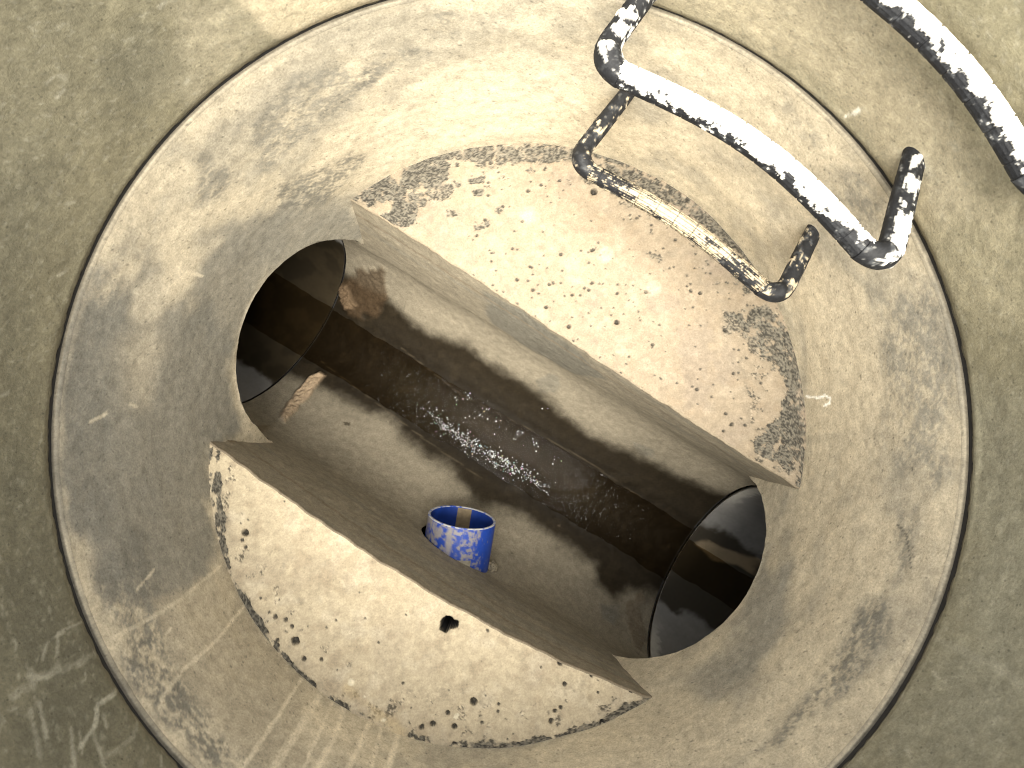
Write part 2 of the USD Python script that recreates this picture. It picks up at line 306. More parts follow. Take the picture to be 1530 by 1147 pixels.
# --- the two benches
def bench(sign):
    zb, ve = (zb_up, ve_up) if sign > 0 else (zb_lo, ve_lo)
    u = np.linspace(-.497, .497, 480); rows = 170
    e = ve(u); far = sign * np.sqrt(np.maximum((R + .012) ** 2 - u ** 2, 1e-6)); e2 = e + sign * .003
    k = np.linspace(0, 1, rows)[:, None]
    far = np.where(sign * (far - e2) < .001, e2 + sign * .001, far)
    v = e2 + k * (far - e2); uu = np.tile(u, (rows, 1))
    return uu.ravel(), v.ravel(), zb(uu, v).ravel(), rows, len(u)
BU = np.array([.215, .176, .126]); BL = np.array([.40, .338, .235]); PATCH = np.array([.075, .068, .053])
def paint_bench(u, v, sign, P):
    Q = np.c_[u, v]; zb = zb_up if sign > 0 else zb_lo; A = lambda px: at_bench(px, zb)
    n1, n2, n3, n4 = fb(P, 9, 4, 21), fb(P, 40, 4, 22), fb(P, 150, 3, 23), fb(P, 420, 2, 24)
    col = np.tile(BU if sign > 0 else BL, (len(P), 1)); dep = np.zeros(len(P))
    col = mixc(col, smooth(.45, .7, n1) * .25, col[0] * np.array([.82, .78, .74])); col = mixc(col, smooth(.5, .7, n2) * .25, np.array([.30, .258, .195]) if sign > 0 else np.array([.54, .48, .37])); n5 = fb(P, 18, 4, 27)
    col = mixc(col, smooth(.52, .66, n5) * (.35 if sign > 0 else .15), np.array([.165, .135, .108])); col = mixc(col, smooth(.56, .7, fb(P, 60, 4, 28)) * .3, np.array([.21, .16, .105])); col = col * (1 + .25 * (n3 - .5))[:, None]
    rim = R - np.hypot(u, v)
    if sign > 0:
        pats = [([(530, 292), (580, 262), (650, 232), (672, 250), (655, 280), (635, 300), (620, 330), (600, 335), (575, 325), (590, 300), (560, 305)], .006, .02, .95),
                ([(648, 232), (700, 218), (790, 216), (860, 226), (880, 245), (840, 240), (760, 245), (720, 248), (690, 240)], .006, .012, .75),
                ([(640, 268), (676, 278), (672, 296), (640, 300)], .004, .008, .7), ([(700, 268), (725, 262), (720, 272), (702, 274)], .002, .003, .8), ([(706, 285), (722, 280), (722, 292), (708, 292)], .002, .003, .8), ([(678, 270), (690, 276), (684, 280)], .002, .004, .8), ([(738, 310), (754, 306), (752, 316), (740, 318)], .002, .004, .7), ([(709, 336), (732, 328), (730, 340), (710, 344)], .002, .004, .8), ([(668, 314), (688, 314), (686, 322), (668, 322)], .002, .004, .6),
                ([(900, 240), (960, 262), (1030, 300), (1080, 338), (1110, 375), (1098, 372), (1050, 330), (980, 290), (910, 256)], .004, .008, .75),
                ([(1090, 470), (1140, 455), (1165, 470), (1190, 525), (1200, 590), (1205, 640), (1190, 690), (1180, 705), (1160, 690), (1130, 680), (1125, 660), (1150, 635), (1170, 620), (1178, 590), (1168, 550), (1140, 540), (1128, 510)], .006, .013, .85),
                ([(1130, 655), (1150, 632), (1175, 625), (1200, 620), (1195, 690), (1160, 690), (1128, 676)], .004, .008, .85),
                ([(960, 372), (990, 384), (985, 392), (965, 385)], .003, .005, .6), ([(1080, 460), (1100, 470), (1130, 500), (1140, 540), (1120, 520), (1090, 490)], .006, .01, .6),
                ([(1112, 570), (1118, 580), (1126, 595), (1120, 592)], .0015, .002, .7), ([(1080, 690 - 200), (1090, 488), (1094, 498), (1084, 500)], .003, .005, .5)]
        voids = [(887, 286, 5), (1080, 553 - 100, 2), (716, 395, 0)]
        edge = smooth(.012, .004, rim) * smooth(.45, .55, n3 * .5 + fb(P, 25, 3, 30) * .5)
    else:
        pats = [([(322, 670), (330, 670), (332, 740), (338, 800), (345, 850), (336, 850), (325, 790), (320, 730)], .002, .006, .9),
                ([(690, 1105), (760, 1108), (830, 1100), (900, 1080), (950, 1050), (968, 1040), (962, 1062), (910, 1092), (830, 1117), (760, 1127), (690, 1125)], .004, .012, .7),
                ([(350, 865), (372, 900), (400, 940), (440, 990), (432, 994), (385, 940), (345, 880)], .002, .005, .8)]
        voids = []
        edge = smooth(.008, .003, rim) * smooth(.47, .56, n3 * .5 + fb(P, 25, 3, 30) * .5)
    m = edge; soft_ = smooth(.03, .0, rim) * .5
    for px, soft, amp, s in pats:
        soft_ = np.maximum(soft_, smooth(-.016, .01, poly_sd(Q, A(px)) + (n2 - .5) * .02))
        q = smooth(-soft * .5, soft * .5, poly_sd(Q, A(px)) + (n2 - .5) * 2.4 * amp + (n3 - .5) * amp) * s; m = np.maximum(m, q)
    m = np.maximum(m, smooth(.60, .68, fb(P, 75, 4, 33)) * smooth(.13, .01, rim) * (.9 if sign > 0 else .35))
    col = mixc(col, np.minimum(1, soft_) * smooth(.3, .6, n2) * .45, np.array([.17, .142, .105]))
    m = np.minimum(1, m * 1.25) * smooth(.375, .465, n3 * .45 + n2 * .3 + n4 * .25)
    tex = smooth(.35, .65, n4)
    col = mixc(col, m * .97, np.array(PATCH)); col = np.where((m > .3)[:, None], col * (.35 + 1.25 * tex)[:, None], col)
    dep += m * (.0008 + .0014 * (1 - tex))
    # small pores, their inner shade painted slightly past the rim
    rng = np.random.default_rng(5 if sign > 0 else 6)
    if sign > 0:
        pts = [(x, y, r) for x, y, r in zip(rng.uniform(700, 1190, 420), rng.uniform(225, 660, 420), rng.gamma(1.5, .0006, 420) + .0008)]
        pts += [(887, 286, .0065), (838, 380, .003), (1028 - 173, 440, .003), (975, 515, .003)]
    else:
        pts = [(x, y, r) for x, y, r in zip(rng.uniform(330, 960, 60), rng.uniform(700, 1110, 60), rng.gamma(1.6, .0006, 60) + .0004)]
        pts += [(367, 795, .006), (363, 806, .003), (708, 1048, .0065), (669, 1065, .0038), (630, 1086, .004), (647, 1081, .004), (679, 1085, .0042), (720, 1080, .002), (744, 1063, .002), (745, 1052, .002), (844, 1022, .004), (862, 992, .003), (884, 1008, .004), (943, 1032, .0035), (824, 1078, .004), (829, 1063, .003), (838, 1057, .003), (837, 990, .004), (900, 1080, .005), (440, 957, .0055), (445, 958, .004), (412, 920, .0035), (428, 925, .003), (437, 935, .003), (433, 992, .005), (416, 963, .003), (455, 983, .0035), (398, 960, .003), (415, 956, .003), (372, 900, .003), (444, 955, .004), (390, 893, .002), (403, 914, .002), (880, 984, .003), (877, 1003, .003)]
    ctr = A([(x, y) for x, y, _ in pts]); wob = (n3 - .5) * .0035
    for (cu, cv), (_, _, r) in zip(ctr, pts):
        s = (np.abs(u - cu) < .015) & (np.abs(v - cv) < .015)
        if not s.any() or sign * cv < .0: continue
        d = np.hypot(u[s] - cu, v[s] - cv) + wob[s] * min(1, r / .004); r = r * .72; mm = smooth(r + .0008, r - .0006, d)
        dep[s] = np.maximum(dep[s], mm * min(.012, 2.2 * r)); col[s] = mixc(col[s], smooth(r + .0014, r + .0002, d) * .9, PATCH * (.5 if r < .003 else .3))
    if sign < 0:                                # the large three-lobed void, its depth shade painted near black
        sd = poly_sd(Q, A([(658, 940), (660, 928), (667, 921), (674, 922), (677, 926), (684, 929), (683, 936), (673, 938), (666, 943)])) + (n3 - .5) * .003
        mm = smooth(-.001, .0015, sd); dep = np.maximum(dep, mm * .06); col = mixc(col, smooth(-.003, -.0008, sd), PATCH * .12)
        sl = smooth(.012, .0, line_d(Q, A([(520, 1030), (560, 1060), (600, 1090)])) + (n2 - .5) * .03); col = mixc(col, sl * .5, (.42, .33, .19))
        for c, r in (((525, 1020), .006), ((545, 1040), .003), ((682, 1070), .004), ((573, 1075), .006)):
            q = A([c])[0]; mm = smooth(r, r * .3, np.hypot(u - q[0], v - q[1]) + (n3 - .5) * .012); col = mixc(col, mm * .6, (.7, .64, .48))
    else:
        for c, r in (((975, 430), .02), ((905, 380), .018), ((790, 320), .02)):
            q = A([c])[0]; mm = smooth(r, r * .3, np.hypot(u - q[0], v - q[1]) + (n2 - .5) * .02); col = mixc(col, mm * .3, (.42, .36, .28))
    return col, dep
for sign in (1, -1):
    u, v, z, nr, nc = bench(sign); P = world(u, v, z)
    col, dep = paint_bench(u, v, sign, P)
    k = np.repeat(np.linspace(0, 1, nr), nc)
    P[:, 2] += ((fb(P, 7, 3, 41) - .5) * .008 + (fb(P, 45, 3, 42) - .5) * .0016) * smooth(0, .06, k) - dep * smooth(0, .01, k)
    f = grid_faces(nr, nc); f = f if sign > 0 else f[:, ::-1]
    obj('bench', (P, f), 'bench_concrete', base, col=col)
    # (labels on the two benches below)
tag(stage.GetPrimAtPath('/World/manhole_base/bench'), 'upper bench, peppered with dark pores and patches')
tag(stage.GetPrimAtPath('/World/manhole_base/bench_001'), 'lower bench with a three-lobed hole, its shade painted black')

# --- the channel: U section from bench edge to bench edge, with rounded lips
uu = np.concatenate([np.linspace(UL, UR, 560)])
def section(u):
    vl, zl, vu, zu = ve_lo(u), zb_lo(u, ve_lo(u)), ve_up(u), zb_up(u, ve_up(u)); rf = .003
    a = np.linspace(0, np.pi / 2, 6)
    lipl = np.c_[vl - rf + rf * np.sin(a), zl - rf + rf * np.cos(a) + .2673 * rf * np.cos(a)]
    lipu = np.c_[vu + rf - rf * np.sin(a), zu - rf + rf * np.cos(a)]
    q = np.linspace(0, 1, 72)[1:-1]
    left = np.c_[vl + (V0 - RP - vl) * q ** 1.0, (zl - rf) + (ZP - zl + rf) * q]
    ang = np.linspace(-np.pi / 2, np.pi / 2, 200); arc = np.c_[V0 + RP * np.sin(ang), ZP - RP * np.cos(ang)]
    right = np.c_[V0 + RP + (vu - V0 - RP) * q, ZP + (zu - rf - ZP) * q]
    return np.vstack([lipl, left, arc, right, lipu[::-1]])
SEC = np.array([section(x) for x in uu]); ns = SEC.shape[1]
u = np.repeat(uu, ns); v, z = SEC[..., 0].ravel(), SEC[..., 1].ravel(); P = world(u, v, z)
# the inlet stub and the cored hole it sits in
SU, SZ, SAZ, SEL, SL, SR = .0372, .1486, -.3788, .1307, .0569, .0774
SAX = (math.cos(SAZ) * N + math.sin(SAZ) * U) * math.cos(SEL) + np.array([0, 0, math.sin(SEL)])
SO = world(SU, -.301, SZ)
rc = CAM + .945 * (SO + SAX * SL - CAM); SR *= .945; SL = (rc @ N + .301) / (SAX @ N); SO = rc - SAX * SL
SX = np.cross(SAX, [0, 0, 1.0]); SX /= np.linalg.norm(SX); SY = np.cross(SX, SAX)
HO = SO - SX * .010 - U * 0; HR = SR + .0032
HO = SO + (U * -.006)
dW = P - HO; dW -= np.outer(dW @ SAX, SAX); hd = np.linalg.norm(dW, axis=1) - HR; lower = v < V0
near = (np.abs(hd) < .0022) & lower
P[near] -= (dW[near] / np.linalg.norm(dW[near], axis=1)[:, None]) * (hd[near])[:, None]
hd[near] = 1e-6
def paint_chan(P, u, v, z):
    s = sec_s(v - V0, z - ZP); Q = np.c_[u, s]
    n1, n2, n3, n4 = fb(P, 8, 4, 51), fb(P, 35, 4, 52), fb(P, 140, 3, 53), fb(np.c_[u * 6, s * 60, z * 0], 1, 4, 54)
    DRY = np.array([.235, .206, .154])
    col = np.tile(DRY, (len(P), 1)); col = mixc(col, smooth(.45, .65, n1) * .4, DRY * .78); col = mixc(col, smooth(.5, .7, n2) * .3, DRY * 1.15)
    col = mixc(col, smooth(.5, .62, n4) * .35 * smooth(.34, .48, np.abs(s)), GREY * .9)
    for px, c, sft, amp, k in (([(712, 450), (770, 480), (850, 530), (900, 570), (860, 560), (790, 520), (730, 480)], GREY * .75, .008, .02, .7),
                          ([(945, 660), (975, 672), (985, 690), (955, 680)], GREY * .8, .006, .01, .6), ([(800, 565), (835, 560), (830, 585), (805, 588)], GREY * .8, .006, .015, .5),
                          ([(895, 900), (925, 905), (920, 935), (900, 925)], GREY * .8, .006, .01, .7)):
        m = smooth(-sft, sft, poly_sd(Q, at_chan(px)) + (n2 - .5) * 2 * amp) * k; col = mixc(col, m, c)
    top = [(500, 418), (530, 420), (577, 445), (620, 485), (660, 505), (697, 515), (723, 539), (770, 565), (810, 589), (830, 609), (867, 639), (910, 665), (953, 679), (1018, 713), (1070, 722), (1108, 728)]
    bot = [(985, 870), (940, 881), (917, 891), (893, 871), (890, 844), (863, 824), (830, 801), (793, 774), (750, 757), (723, 749), (697, 729), (673, 699), (633, 679), (603, 652), (587, 622), (550, 612), (510, 592), (480, 580), (455, 585), (430, 580), (418, 562)]
    O = at_chan(top + bot); O[:, 0] = np.where(O[:, 0] > .46, .6, np.where(O[:, 0] < -.47, -.65, O[:, 0]))
    sd = poly_sd(Q, O); e = sd + (n2 - .5) * .03 + (n3 - .5) * .006
    wet = smooth(-.026, .02, e); col = mixc(col, smooth(-.075, .0, e) * .45, DRY * .45)
    # a second, deeper tone along the water line
    core = smooth(-.105, -.085, -np.abs(s - .004) + (n2 - .5) * .02)
    WET = np.array([.017, .013, .0078])
    col = mixc(col, wet, WET); col = mixc(col, wet * core * .6, WET * .6)
    col = mixc(col, wet * smooth(.55, .68, n2) * .3, WET * 1.8)
    lines = [([(480, 540), (560, 600), (640, 660), (720, 715)], .002), ([(600, 520), (690, 590), (790, 640), (880, 690), (960, 745)], .002)]
    for px, wd in lines:
        m = smooth(wd, 0, line_d(Q, at_chan(px)) + (n2 - .5) * .004) * .5; col = mixc(col, m, (.07, .055, .035))
    lump = np.zeros(len(P))
    def clod(px, soft, amp, c, k, h):
        nonlocal col, wet
        m = smooth(-soft, soft, poly_sd(Q, at_chan(px)) + (n2 - .5) * 2 * amp) * k
        col = mixc(col, m, c); wet = wet * (1 - m * .8); lump[:] += m * h * (.3 + 1.4 * n3)
    clod([(512, 425), (540, 400), (572, 400), (578, 440), (565, 470), (520, 470), (505, 450)], .01, .02, (.055, .036, .02), .8, .006)
    clod([(503, 430), (520, 425), (535, 455), (515, 465)], .004, .012, (.13, .09, .055), .8, .008)
    clod([(415, 625), (430, 600), (450, 575), (478, 555), (485, 562), (470, 585), (440, 615), (425, 632)], .004, .01, (.40, .30, .2), .85, .012)
    clod([(320, 662), (350, 650), (385, 635), (410, 632), (375, 655), (340, 668)], .006, .01, (.16, .125, .08), .7, .002)
    clod([(936, 900), (960, 880), (968, 960), (955, 975), (940, 940)], .006, .015, (.14, .11, .075), .6, .003)
    clod([(513, 630), (524, 631), (524, 637), (515, 635)], .001, .003, (.06, .05, .035), .9, .001)
    for c, r in (((835, 845 - 60), .004), ((550, 455), .002), ((760, 795), .003), ((765, 826), .004), ((655, 505), .002)):
        q = at_chan([c])[0]; m = smooth(r, r * .4, np.hypot(u - q[0], s - q[1]) + (n3 - .5) * .005); col = mixc(col, m * .6, (.08, .06, .04))
    lt = smooth(.007, .002, np.minimum(np.abs(zb_up(u, v) - z), np.abs(zb_lo(u, v) - z)) + (n3 - .5) * .012); col = mixc(col, lt * .8, BU * .9)
    rough = wet * (.40 + .25 * core)
    return col, rough, lump, s
col, wet, lump, s = paint_chan(P, u, v, z)
nn = np.c_[np.zeros(len(P)), -(v - V0), np.maximum(ZP - z, 0) * 1.0]; nn /= np.linalg.norm(nn, axis=1)[:, None] + 1e-9
disp = ((fb(P, 10, 3, 61) - .5) * .004 + (fb(P, 55, 3, 62) - .5) * .0018) * smooth(.0, .02, np.minimum(np.abs(zb_up(u, v) - z), np.abs(zb_lo(u, v) - z))) + lump
disp = np.where(hd < .004, disp * .3, disp)
qd = at_chan([(742, 862)])[0]; disp = disp - .007 * np.exp(-(((u - qd[0]) / .05) ** 2 + ((s - qd[1]) / .045) ** 2))
P = P + world(np.zeros(len(P)), nn[:, 1] * disp, nn[:, 2] * disp)
F = grid_faces(len(uu), ns); ok = ~((hd[F].min(1) < 0) & lower[F].all(1)); F = F[ok]
aux = np.c_[wet, wet, wet]
obj('channel', (P, F), 'channel_concrete', base, col=col, aux=aux)

# --- the wall openings: short tunnels from the wall face to the pipe ends
for side in (-1, 1):
    ue = UL if side < 0 else UR
    a = np.linspace(-.06, np.pi + .06, 240); rings = []
    hv = V0 + (RP + .004) * np.cos(a)
    for k in np.linspace(0, 1, 40):
        Pw = world(np.zeros(len(a)), hv, ZP + (RP + .004) * np.sin(a))
        n = (fb(Pw + side * U * .5, 60, 3, 5) - .5) * .006
        ex = .012 * smooth(.1, .2, RP * np.sin(a)) * (side < 0)
        r = RP + .004 + (ex + n) * (1 - k)
        vv, zz_ = V0 + r * np.cos(a), ZP + r * np.sin(a)
        us = side * np.sqrt(R * R - vv ** 2); rings.append(world(us * (1 - k) + ue * k, vv, zz_))
    V = np.vstack(rings); f = grid_faces(40, 240); f = f if side > 0 else f[:, ::-1]
    n2 = fb(V, 40, 4, 71); c = mixc(np.tile(np.array([.28, .24, .175]), (len(V), 1)), smooth(.45, .65, n2) * .5, GREY)
    obj('pipe_opening', (V, f[:, ::-1]), 'base_concrete', base, col=c)
# core hole of the stub
a = np.linspace(0, 2 * np.pi, 97)[:-1]
ring = lambda o, r, l: o + SAX * l + r * (np.cos(a)[:, None] * SX + np.sin(a)[:, None] * SY)
V = np.vstack([ring(HO, HR, .03), ring(HO, HR + .001, -.25), ring(HO, .001, -.25)])
f = grid_faces(3, 96, True)
# keep the part of the core that lies in the concrete
obj('core_hole', (np.vstack([ring(HO, HR, l) for l in np.linspace(.004, -.25, 20)]), grid_faces(20, 96, True)), 'hidden_concrete', base)

# ================================================================== JOINT SEAL AND SHAFT RING
V = np.array([[r * math.cos(b), r * math.sin(b), z] for r, z in ((R + .006, ZJ - .003), (R + .005, ZJ + .002), (R + .006, ZJ + .012), (R + .06, ZJ + .012), (R + .06, ZJ - .003)) for b in th])
tag(obj('joint_seal', (V, np.vstack([grid_faces(5, 720, True)])), 'rubber'), 'dark seal deep in the joint between base ring and shaft', 'seal')

shaft = thing('shaft_ring', 'olive grey concrete shaft ring on top of the base ring', 'concrete ring')
OL = np.array([.19, .17, .108]); OLD = np.array([.125, .115, .077])
def gap(thv): return .0032 + .0036 * smooth(-.3, 1, np.cos(thv + math.radians(35))) + .0022 * smooth(0, 1, np.cos(thv - math.radians(170)))
zz = np.linspace(0, 1, 150); thg = np.linspace(-np.pi, np.pi, NT + 1)[:-1]
z0 = ZJ + gap(thg); Zg = z0 + .004 + zz[:, None] * (ZTOP - .012 - z0 - .004)
P = np.c_[(R * np.cos(thg) * np.ones((150, 1))).ravel(), (R * np.sin(thg) * np.ones((150, 1))).ravel(), Zg.ravel()]
def paint_shaft(P):
    n1, n2, n3 = fb(P, 6, 4, 81), fb(P, 26, 4, 82), fb(P, 130, 3, 83)
    col = mixc(np.tile(OL, (len(P), 1)), smooth(.35, .68, n1 * .75 + n2 * .25) * .4, OLD)
    zones = [([(0, 700), (80, 700), (130, 900), (300, 1147), (0, 1147)], .06, .04, OLD * .72, .8), ([(0, 250), (60, 250), (85, 640), (90, 760), (0, 760)], .05, .03, OLD * .85, .7),
             ([(355, 0), (400, 50), (445, 58), (600, 0), (590, -40), (360, -40)], .008, .008, (.48, .41, .28), .8), ([(250, 0), (355, 0), (420, 62), (300, 160), (240, 130)], .03, .04, (.34, .30, .21), .5),
             ([(130, 60), (240, 20), (300, 110), (200, 170)], .03, .04, OLD, .7),
             ([(960, 0), (1010, 25), (1180, 110), (1300, 200), (1370, 330), (1480, 330), (1350, 60), (1300, -30), (950, -30)], .04, .03, (.40, .345, .235), .8),
             ([(1370, 330), (1420, 460), (1530, 480), (1530, 330)], .04, .04, (.33, .29, .19), .5),
             ([(1440, 600), (1530, 600), (1530, 1147), (1250, 1147), (1400, 950)], .05, .03, (.22, .21, .155), .6)]
    for px, soft, amp, c, s in zones:  # zones also paint how light falls: dark lower left, bright top right
        Q, O = cyl_q(P, px); col = mixc(col, smooth(-soft, soft, poly_sd(Q, O) + (n2 - .5) * 2 * amp) * s, c)
    pale = (.36, .34, .26)
    Q, O = cyl_q(P, [(1343, 222), (1362, 220), (1386, 232), (1384, 256), (1372, 262), (1350, 252)]); col = mixc(col, smooth(-.006, .006, poly_sd(Q, O) + (n2 - .5) * .03) * .75, (.5, .45, .33))
    D = [([(187, 1018), (165, 1040), (143, 1055), (140, 1085), (118, 1118)], .0028, .75), ([(130, 925), (90, 945), (68, 962), (62, 985)], .0022, .45), ([(155, 968), (110, 995), (60, 1012), (20, 1040)], .005, .3), ([(85, 948), (83, 980)], .002, .4),
         ([(58, 1050), (70, 1100)], .003, .45), ([(45, 1060), (60, 1130)], .003, .35), ([(105, 1090), (110, 1147)], .003, .45), ([(117, 1090), (122, 1125)], .002, .4), ([(138, 1095), (155, 1147)], .003, .4), ([(152, 1068), (158, 1090)], .002, .4), ([(210, 1060), (195, 1105), (160, 1130)], .003, .3), ([(125, 1005), (126, 1018)], .0015, .5), ([(22, 955), (24, 970)], .0015, .4), ([(240, 1130), (240, 1147)], .002, .4),
         ([(40, 1010), (60, 1015), (75, 1010)], .004, .35), ([(45, 1000), (50, 1030)], .003, .3), ([(72, 908), (74, 915)], .002, .5),
         ([(1375, 942), (1420, 965), (1500, 1000), (1530, 1030)], .006, .22), ([(1393, 1003), (1402, 1014)], .002, .6), ([(1340, 1020), (1348, 1040)], .004, .3), ([(1355, 1120), (1362, 1136)], .0025, .5),
         ([(1262, 175), (1283, 166)], .0035, .85), ([(1420, 215), (1430, 222)], .004, .3), ([(238, 12), (246, 4)], .003, .6), ([(277, 125), (282, 118)], .003, .6), ([(83, 146), (95, 134)], .0025, .5), ([(88, 112), (95, 116)], .003, .4), ([(68, 125), (78, 112)], .002, .4), ([(85, 412), (95, 408)], .0025, .5), ([(4, 590), (12, 586)], .003, .5), ([(57, 662), (62, 657)], .002, .4), ([(100, 303), (110, 301)], .003, .35)]
    for px, wd, s in D:
        Q, O = cyl_q(P, px); col = mixc(col, smooth(wd, wd * .3, line_d(Q, O) + (n3 - .5) * wd * 1.6) * s, pale if s < .8 else (.7, .66, .55))
    col = mixc(col, smooth(.58, .78, fb(P, 210, 3, 84)) * .28, np.array(pale)); col = mixc(col, smooth(.42, .25, fb(P, 190, 3, 85)) * .3, OLD * .6)
    return col
col = paint_shaft(P)
nrm = np.c_[P[:, :2] / R, np.zeros(len(P))]
lift = np.repeat(zz, NT)
P = P + nrm * (((fb(P, 8, 3, 91) - .5) * .008 + (fb(P, 70, 3, 92) - .5) * .0016) * smooth(0, .03, lift) + .0018 * smooth(.014, 0, lift))[:, None]
obj('wall', (P, grid_faces(150, NT, True)[:, ::-1]), 'shaft_concrete', shaft, col=col)
chip = (fb(np.c_[np.cos(thg), np.sin(thg), thg * 0], 45, 4, 95) - .5) * .007
rows = [np.c_[(R + .0018) * np.cos(thg), (R + .0018) * np.sin(thg), z0 + .004]] + [np.c_[(R + d) * np.cos(thg), (R + d) * np.sin(thg), z0 + (chip if d < .01 else 0) + (h)] for d, h in ((.0032, .001), (.008, 0), (.12, 0))] + [np.c_[(R + .12) * np.cos(thg), (R + .12) * np.sin(thg), thg * 0 + ZTOP], np.c_[(R + .012) * np.cos(thg), (R + .012) * np.sin(thg), thg * 0 + ZTOP], np.c_[R * np.cos(thg), R * np.sin(thg), thg * 0 + ZTOP - .012]]
V = np.vstack(rows); obj('rim', (V, grid_faces(len(rows), NT, True)), 'shaft_concrete', shaft, col=np.tile(OLD, (len(V), 1)))

# ================================================================== PIPES
PIPEC = np.array([.21, .205, .195])
def pipe(side, label):
    t = thing('sewer_pipe', label, 'pipe', loc=world(side * .55, V0, 0.0))
    g0 = UL if side < 0 else UR; u0 = g0 + side * .0055; u1 = u0 + side * 3.0
    ri = RP - .007 if side > 0 else RP + .001
    us = np.concatenate([np.linspace(0, .6, 200), np.linspace(.61, 3, 40)]) * side + u0
    a = np.linspace(-np.pi, np.pi, 361)[:-1]
    Ug, Ag = np.meshgrid(us, a, indexing='ij')
    ugl, agl = Ug.ravel(), Ag.ravel()
    V = world(ugl, V0 + ri * np.sin(agl), ZP - ri * np.cos(agl))
    n2, n3 = fb(V, 25, 4, 101), fb(V, 110, 3, 103)
    c = mixc(np.tile(PIPEC, (len(V), 1)), smooth(.4, .65, n2) * .3, PIPEC * .7)
    half = .50 if side > 0 else .92
    half = np.where(agl > 0, half * (1.25 if side < 0 else 1.0), half * (.85 if side < 0 else 1.0)); wet = smooth(half + .06, half - .03, np.abs(agl + (.04 if side > 0 else 0)) + (n2 - .5) * .35)  # wet invert, widened unevenly to paint in shade beside the lit crescent
    c = mixc(c, wet, (.045, .039, .03) if side > 0 else (.024, .019, .012))
    if side > 0:
        O = at_chan([(1040, 812), (1060, 806), (1095, 822), (1132, 832), (1126, 858), (1100, 842), (1062, 832)]); O[:, 1] /= RP
        bank = smooth(-.014, .014, poly_sd(np.c_[ugl, agl], O) + (n2 - .5) * .08); c = mixc(c, bank * .9, (.26, .205, .13))
    else:
        c = mixc(c, wet * smooth(.45, .6, n2) * .5, (.045, .035, .021))
    edge = smooth(.03, .012, np.abs(ugl - u0) + (n3 - .5) * .03) * (side > 0) * smooth(.7, 1.1, np.abs(agl)); c = mixc(c, edge * .75, (.5, .48, .43))
    f = grid_faces(len(us), 360, True); f = f if side < 0 else f[:, ::-1]
    obj('pipe_wall', (V, f), 'plastic', t, col=c, aux=np.c_[wet, wet, wet] * .8, origin=world(side * .55, V0, 0.0))
    # end face, outside and an added far stop that keeps sky light out
    rows = [world(np.full(360, x), V0 + r * np.sin(a), ZP - r * np.cos(a)) for x, r in ((u0, ri), (u0, ri + .009), (u1, ri + .009), (u1, .001))]
    V = np.vstack(rows); obj('pipe_end', (V, grid_faces(4, 360, True)), 'plastic', t, col=np.tile((.42, .40, .36) if side > 0 else (.05, .045, .04), (len(V), 1)), origin=world(side * .55, V0, 0.0))
    rows = [world(np.full(360, g0 + side * x), V0 + r * np.sin(a), ZP - r * np.cos(a)) for x, r in ((-.0006, RP + .0062), (.0, RP + .007), (.0058, RP + .007), (.0058, RP + .03), (-.002, RP + .03))]
    V = np.vstack(rows); obj('gasket', (V, grid_faces(5, 360, True)), 'rubber', t, origin=world(side * .55, V0, 0.0))
    return t
pipe(-1, 'grey sewer pipe behind the upper left opening of the channel')
pipe(1, 'grey sewer pipe with a pale worn edge in the lower right opening')

# ================================================================== WATER in the invert
ZW = .0115
us = np.linspace(UL - 1.0, UR + 1.0, 400); k = np.linspace(-1, 1, 26)
hw = math.sqrt(RP ** 2 - (RP - ZW) ** 2) + .004
Ug, Kg = np.meshgrid(us, k, indexing='ij'); ug, kg = Ug.ravel(), Kg.ravel()
V = world(ug, V0 + hw * kg, np.full(len(ug), ZW)); V[:, 2] += (fb(V, 14, 2, 111) - .5) * .003 + (fb(V, 60, 2, 112) - .5) * .0012
tag(obj('water', (V, grid_faces(400, 26)), 'water', smoothing=True), 'shallow dark water along the bottom of the channel', 'water', kind='structure')

# ================================================================== BLUE INLET STUB
stub = thing('inlet_stub', 'blue plastic inlet pipe stub smeared with mortar in the lower channel side', 'pipe stub', loc=SO)
a = np.linspace(0, 2 * np.pi, 181)[:-1]
def tube_rows(rows): return np.vstack([SO + SAX * l + r * (np.cos(a)[:, None] * SX + np.sin(a)[:, None] * SY) for l, r in rows])
BLUE = np.array([.012, .045, .27]); MORT = np.array([.25, .225, .175])
ls = np.linspace(-.10, SL - .002, 80)
V = tube_rows([(l, SR) for l in ls]); n2, n3 = fb(V, 45, 4, 121), fb(V, 170, 3, 122)
lng, an = (V - SO) @ SAX, np.arctan2((V - SO) @ SY, (V - SO) @ SX)
pat = smooth(.53, .66, n2 * .5 + n3 * .5 + .13 * np.cos(an - 2.5)) 
c = mixc(np.tile(BLUE, (len(V), 1)), pat * .8, MORT); c = mixc(c, smooth(.12, .02, np.abs(an - 1.75) + (n2 - .5) * .25) * .75, MORT * 1.05)
c = mixc(c, smooth(-.02, -.05, lng) * .5, MORT * .7)
obj('collar', (V, grid_faces(80, 180, True)), 'plastic', stub, col=c, origin=SO)
V = tube_rows([(SL - .002, SR), (SL, SR - .001), (SL, SR - .0045), (SL - .002, SR - .0055)]); n3 = fb(V, 120, 3, 124)
obj('rim', (V, grid_faces(4, 180, True)), 'plastic', stub, col=mixc(np.tile(np.array([.42, .42, .42]), (len(V), 1)), smooth(.5, .65, n3), BLUE * 1.5), origin=SO)
ls = np.linspace(SL - .002, -.25, 40)
V = tube_rows([(l, SR - .0055) for l in ls]); n2 = fb(V, 40, 4, 125)
obj('inner_face', (V, grid_faces(40, 180, True)), 'plastic', stub, col=mixc(np.tile(BLUE * .8, (len(V), 1)), smooth(.5, .7, n2) * .4, BLUE * 2), origin=SO)
